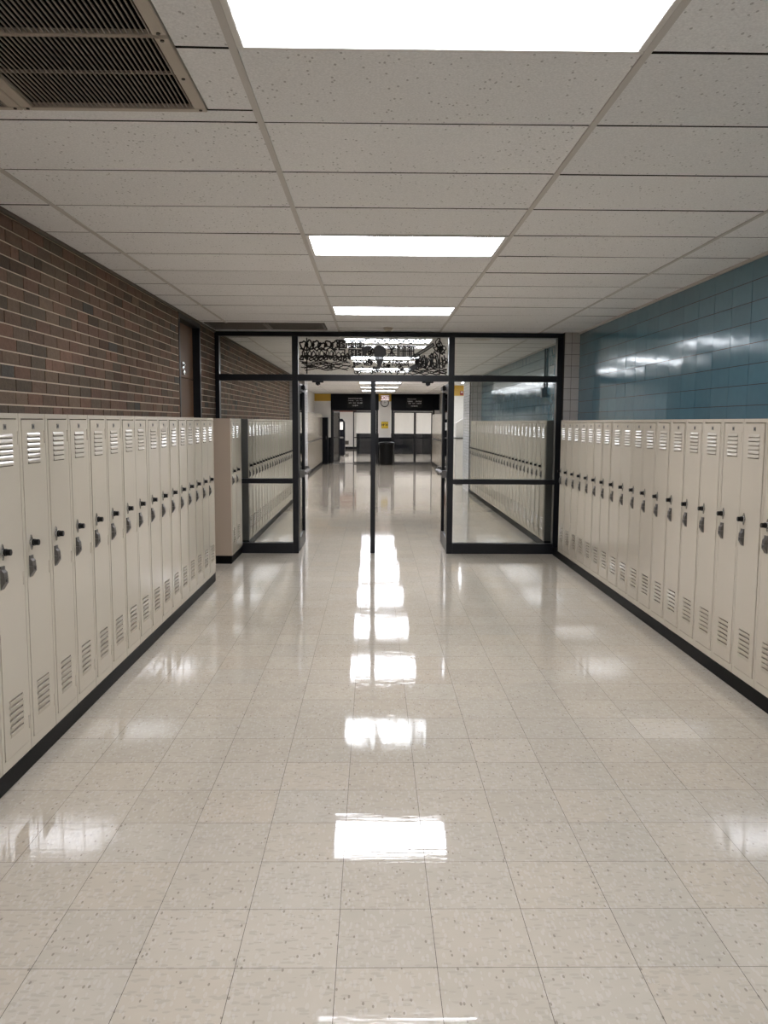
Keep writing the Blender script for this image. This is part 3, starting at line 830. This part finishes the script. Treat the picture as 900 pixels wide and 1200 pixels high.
grille(-.9075, 2.21, .645, .58, 'beige slatted air vent adjoining, nearer, cut by the picture\'s upper edge', 36, 'grille', 'frame_b', .040, fb=(.03, .007))
grille(-1.5525, 2.79, .645, .58, 'beige slatted air vent whose corner shows at the picture\'s left edge', 36, 'grille', 'frame_b', .040, fb=(.007, .03))
grille(-1.5525, 2.21, .645, .58, 'beige slatted air vent next to the brick wall above the picture corner', 36, 'grille', 'frame_b', .040, fb=(.03, .007))
grille(-1.55, 9.77, .67, .64, 'dim grey ceiling grille against the brick wall before the glass partition', 22, 'dgrille', 'dgrille', .03, 'x', ())
grille(-.88, 9.77, .67, .64, 'dim grey ceiling grille above the partition, farther from the brick wall', 22, 'dgrille', 'dgrille', .03, 'x', ())
def smoke():
    r = thing('smoke_detector', 'small pale smoke detector on the ceiling before the mural pane', 'smoke detector', (.17, 9.86, H))
    smooth(obj('base', MB().lathe([(.055, .0), (.058, -.006), (.055, -.014)], 24), M['frame_b'], r))
    smooth(obj('head', MB().lathe([(.045, -.014), (.044, -.028), (.030, -.040), (.012, -.043)], 24), M['frame_b'], r))
smoke()
def speaker():
    r = thing('ceiling_speaker', 'round white ceiling speaker past the partition, seen through the upper pane', 'speaker', (1.42, 11.07, H))
    obj('rim', MB().lathe([(.16, .0), (.162, -.006), (.15, -.012), (.14, -.010)], 32), M['white'], r)
    obj('mesh_cover', MB().lathe([(.14, -.002), (.139, -.009), (.08, -.013)], 32), M['frame_b'], r)
speaker()
def conduit():
    r = thing('conduit', 'dark conduit with junction box on the blue tiles past the glass', 'conduit', (XR-.003, 12.2, 0))
    obj('pipe', MB().cyl((-.018, 0), .014, 'z', 2.13, H-.022, 12), M['pipe'], r)
    obj('junction_box', MB().box(-.065, 0, -.06, .06, 2.0, 2.14), M['pipe'], r, .006)
conduit()

# ------------------------------------------------------------------ far end furniture
def text(body, size, m, parent, loc, ext=.002, name='lettering', rot=(PI/2, 0, 0), bold=0.0):
    cu = bpy.data.curves.new(name, 'FONT'); cu.body = body; cu.size = size; cu.extrude = ext; cu.align_x = 'CENTER'; cu.align_y = 'CENTER'; cu.offset = bold
    cu.materials.append(M[m]); o = bpy.data.objects.new(name, cu); C.objects.link(o); 
    bpy.context.view_layer.update()
    me = bpy.data.meshes.new_from_object(o.evaluated_get(bpy.context.evaluated_depsgraph_get()))
    bpy.data.objects.remove(o); me.name = name
    o = link(name, me, parent, loc); o.rotation_euler = rot
    return o
def exit_sign():
    r = thing('exit_sign', 'lit exit sign with red letters above the clock', 'exit sign', (.46, 32.66, 2.56))
    obj('case', MB().box(-.165, .165, -.025, .035, -.10, .10), M['white'], r, .008)
    obj('face', MB().box(-.150, .150, -.030, -.0255, -.088, .088), M['exit'], r)
    text('EXIT', .17, 'red', r, (0, -.033, 0), name='lettering', bold=.004)
exit_sign()
def clock():
    r = thing('wall_clock', 'round black-rimmed wall clock below the exit sign', 'clock', (.45, 32.695, 2.375))
    m = MB(); n = 32
    for k in range(n):
        a0, a1 = 2*PI*k/n, 2*PI*(k+1)/n
        for ra, rb, y0, y1 in ((.135, .165, -.045, -.045), (.165, .165, -.045, -.005)):
            m.face([(ra*math.cos(a0), y0, ra*math.sin(a0)), (ra*math.cos(a1), y0, ra*math.sin(a1)), (rb*math.cos(a1), y1, rb*math.sin(a1)), (rb*math.cos(a0), y1, rb*math.sin(a0))])
    obj('rim', m, M['black'], r)
    obj('dial', MB().cyl((0, 0), .15, 'y', -.03, -.005, 32), M['white'], r)
    h = MB().prism([(-.006, -.02), (.006, -.02), (.004, .11), (-.004, .11)], 'y', -.036, -.034).prism([(-.02, -.005), (-.02, .007), (.08, .045), (.08, .037)], 'y', -.034, -.032)
    obj('hands', h, M['ink'], r)
clock()
def yellow_sign():
    r = thing('yellow_sign', 'square yellow notice with dark symbols on the white pier', 'sign', (.455, 32.696, 1.515))
    obj('board', MB().box(-.135, .135, -.012, 0, -.13, .13), M['signy'], r, .002)
    text('H6H', .13, 'ink', r, (0, -.014, .0), name='lettering', bold=.006)
    obj('border', MB().box(-.125, .125, -.0135, -.012, .105, .115).box(-.125, .125, -.0135, -.012, -.115, -.105), M['ink'], r)
yellow_sign()
def header_sign(cx, label, rows):
    r = thing('direction_sign', label, 'sign', (cx, 32.946, 2.40))
    obj('board', MB().box(-.31, .31, -.02, 0, -.21, .20), M['black'], r, .004)
    m = MB(); rr = random.Random(int(cx*100)+50)
    for (z, h, segs) in rows:
        for (a, b) in segs:
            x = a
            while x < b-.012:
                w = rr.uniform(.016, .026); w = min(w, b-x)
                # small letter-like strokes too far off to read
                m.box(x, x+.006, -.024, -.02, z-h/2, z+h/2); m.box(x+.006, x+w-.004, -.024, -.02, z+(h/2-.008)*rr.choice([-1, 0, 1])-.004, z+(h/2-.008)*rr.choice([-1, 0, 1])+.006)
                x += w+.004
    obj('lettering', m, M['txt'], r)
header_sign(-.70, 'black hanging sign with four pale text rows left of the pier', [(.14, .05, [(-.27, .12), (.15, .27)]), (.055, .03, [(-.27, -.06), (.04, .14), (.19, .28)]), (-.03, .05, [(-.25, -.13), (-.08, .03), (.07, .28)]), (-.13, .05, [(-.11, .13)])])
header_sign(1.62, 'black hanging sign with four pale text rows right of the pier', [(.13, .03, [(-.27, .06)]), (.04, .05, [(-.27, -.06), (.04, .27)]), (-.04, .035, [(-.23, -.12), (-.08, .04), (.08, .28)]), (-.14, .04, [(-.13, .13)])])
def bin_():
    r = thing('trash_can', 'round black trash can standing before the white pier', 'trash can', (.52, 32.2, 0))
    smooth(obj('barrel', MB().lathe([(.262, .002), (.272, .03), (.288, .76), (.29, .80)], 28), M['black'], r))
    smooth(obj('rim', MB().lathe([(.292, .78), (.305, .79), (.305, .835), (.285, .855), (.20, .875)], 28), M['black'], r))
    hd = MB().box(-.335, -.29, -.05, .05, .66, .70).box(.29, .335, -.05, .05, .66, .70)
    obj('handle', hd, M['black'], r, .006)
bin_()
def cabinet():
    r = thing('tall_cabinet', 'tall narrow black cabinet at the end of the two-tier lockers', 'cabinet', (-1.94, 32.45, 0))
    obj('body', MB().box(-.2, .185, .0, .5, .02, 1.80), M['navy'], r, .006)
    obj('door', MB().box(-.19, .175, -.018, 0, .06, 1.77), M['navy'], r, .004)
    obj('plinth', MB().box(-.19, .175, .02, .48, 0, .02), M['black'], r)
    obj('handle', MB().box(.12, .135, -.035, -.018, .95, 1.08), M['steel'], r, .003)
cabinet()
# frames and panes of the end doors
def end_doors():
    f = MB(); y0, y1 = 33.0, 33.1
    for a, b in ((-1.66, -1.58), (.12, .20), (.72, .80), (2.34, 2.42)): f.box(a, b, y0, y1, 0, 2.10)
    f.box(-1.58, .12, y0, y1, 2.06, 2.10).box(.80, 2.34, y0, y1, 2.06, 2.10)
    f.box(-1.58, .12, y0, y1, 0, .012).box(.80, 2.34, y0, y1, 0, .012)
    struct('door_2', f, M['alu'], bevel=.003)
    def lf(label, x0, x1, hinge, ang, bar=True):
        """narrow framed glass leaf between x0 and x1, turned about its hinge side"""
        wd = x1-x0
        d = thing('entrance_door', label, 'door', ((x0 if hinge == 'l' else x1), 33.05, 0), ang, 'glass entrance doors at the corridor end')
        o = 0 if hinge == 'l' else -wd
        g = MB(); g.box(o+.002, o+.045, -.022, .022, .02, 2.05).box(o+wd-.045, o+wd-.002, -.022, .022, .02, 2.05)
        g.box(o+.045, o+wd-.045, -.022, .022, 1.995, 2.05).box(o+.045, o+wd-.045, -.022, .022, .02, .06)
        obj('frame', g, M['alu'], d, .003)
        obj('glass_pane', MB().box(o+.043, o+wd-.043, -.003, .003, .058, 1.997), M['glass2'], d)
        if bar: obj('push_bar', MB().box(o+.05, o+wd-.05, -.06, -.03, 1.0, 1.035).box(o+.05, o+.08, -.03, -.003, 1.0, 1.035).box(o+wd-.08, o+wd-.05, -.03, -.003, 1.0, 1.035), M['navy'], d, .003)
    lf('glass entrance door standing open into the hall beside the black cabinet', -1.577, -.79, 'l', math.radians(74))
    lf('closed glass entrance door left of the white pier', -.79, .117, 'r', 0)
    lf('closed glass entrance door right of the trash can', .803, 1.65, 'l', 0)
    lf('closed glass entrance door beside the right two-tier lockers', 1.65, 2.337, 'r', 0)
end_doors()
def vending():
    r = thing('vending_machine', 'black machine with a small pale panel seen through the open door', 'machine', (-1.66, 40.2, 0))
    pr = [(-.3, .04), (.3, .04), (.3, 1.62), (.18, 1.78), (-.3, 1.78)]
    obj('body', MB().prism(pr, 'y', 0, .8), M['navy'], r, .01)
    obj('foot', MB().box(-.27, .27, .05, .75, 0, .04), M['black'], r)
    obj('panel', MB().box(-.2, .22, -.012, 0, 1.25, 1.62), M['white'], r, .004, label='pale display panel')
    obj('tray', MB().box(-.24, .24, -.06, 0, .85, .92), M['steel'], r, .005)
vending()
# white cabinet and the box on it in the alcove
def alcove():
    r = thing('white_cabinet', 'waist-high white cabinet in the alcove past the tiled pier', 'cabinet', (2.55, 22.5, 0))
    obj('body', MB().box(-.33, .33, .02, .55, .06, 1.19), M['white'], r, .006)
    obj('top', MB().box(-.35, .35, -.01, .57, 1.19, 1.225), M['steel'], r, .004)
    obj('door', MB().box(-.32, -.005, 0, .02, .08, 1.17), M['white'], r, .004); obj('door', MB().box(.005, .32, 0, .02, .08, 1.17), M['white'], r, .004)
    obj('plinth', MB().box(-.31, .31, .04, .53, 0, .06), M['black'], r)
    o = obj('white_box', MB().prism([(-.11, 1.226), (.30, 1.226), (.30, 1.74), (.08, 1.74), (-.11, 1.62)], 'y', 0, .3), M['white'], None, .006)
    o.location = (2.36, 22.62, 0); tag(o, 'pale box with a slanted top sitting on the white alcove cabinet', 'box')
    r = thing('fire_alarm', 'small red fire alarm on the yellow band of the alcove wall', 'fire alarm', (2.63, 24.9962, 2.50))
    obj('case', MB().box(-.05, .05, -.05, 0, -.065, .065), M['red'], r, .01)
    obj('strobe', MB().box(-.03, .03, -.062, -.05, .0, .05), M['white'], r, .004)
alcove()

# ------------------------------------------------------------------ world, camera, view
w = bpy.data.worlds.new('World'); S.world = w; w.use_nodes = True
w.node_tree.nodes['Background'].inputs[0].default_value = (0.02, 0.02, 0.02, 1)
w.node_tree.nodes['Background'].inputs[1].default_value = 0.3

f_px, pitch, yaw, roll, hc = 977.11, .1076, .0136, .0053, 1.6355
def ray(px, py):
    x, y = px-450, py-600
    c, s = math.cos(-roll), math.sin(-roll); x, y = c*x-s*y, s*x+c*y
    X1, u, d = x/f_px, -y/f_px, 1.0
    c, s = math.cos(pitch), math.sin(pitch); Y1 = c*d+s*u; Z = -s*d+c*u
    c, s = math.cos(-yaw), math.sin(-yaw); return Vector((c*X1-s*Y1, s*X1+c*Y1, Z))
fw = ray(450, 600); rt = (ray(451, 600)-fw).normalized(); up = (fw-ray(450, 601)).normalized(); fw.normalize()
cam = bpy.data.cameras.new('camera'); co = bpy.data.objects.new('camera', cam); C.objects.link(co)
cam.sensor_fit = 'VERTICAL'; cam.sensor_height = 36.0; cam.sensor_width = 27.0
cam.lens = f_px*36/1200; cam.clip_start = .02; cam.clip_end = 200
mw = Matrix((rt, up, -fw)).transposed().to_4x4(); mw.translation = (0, 0, hc); co.matrix_world = mw
S.camera = co
S.view_settings.view_transform = 'Standard'; S.view_settings.look = 'None'
S.view_settings.exposure = 0.0; S.view_settings.gamma = 1.0; S.view_settings.use_curve_mapping = False
cy = S.cycles
cy.use_denoising = True; cy.max_bounces = 10; cy.diffuse_bounces = 5; cy.glossy_bounces = 5; cy.transparent_max_bounces = 24; cy.transmission_bounces = 8
cy.sample_clamp_indirect = 6.0; cy.caustics_reflective = False; cy.caustics_refractive = False
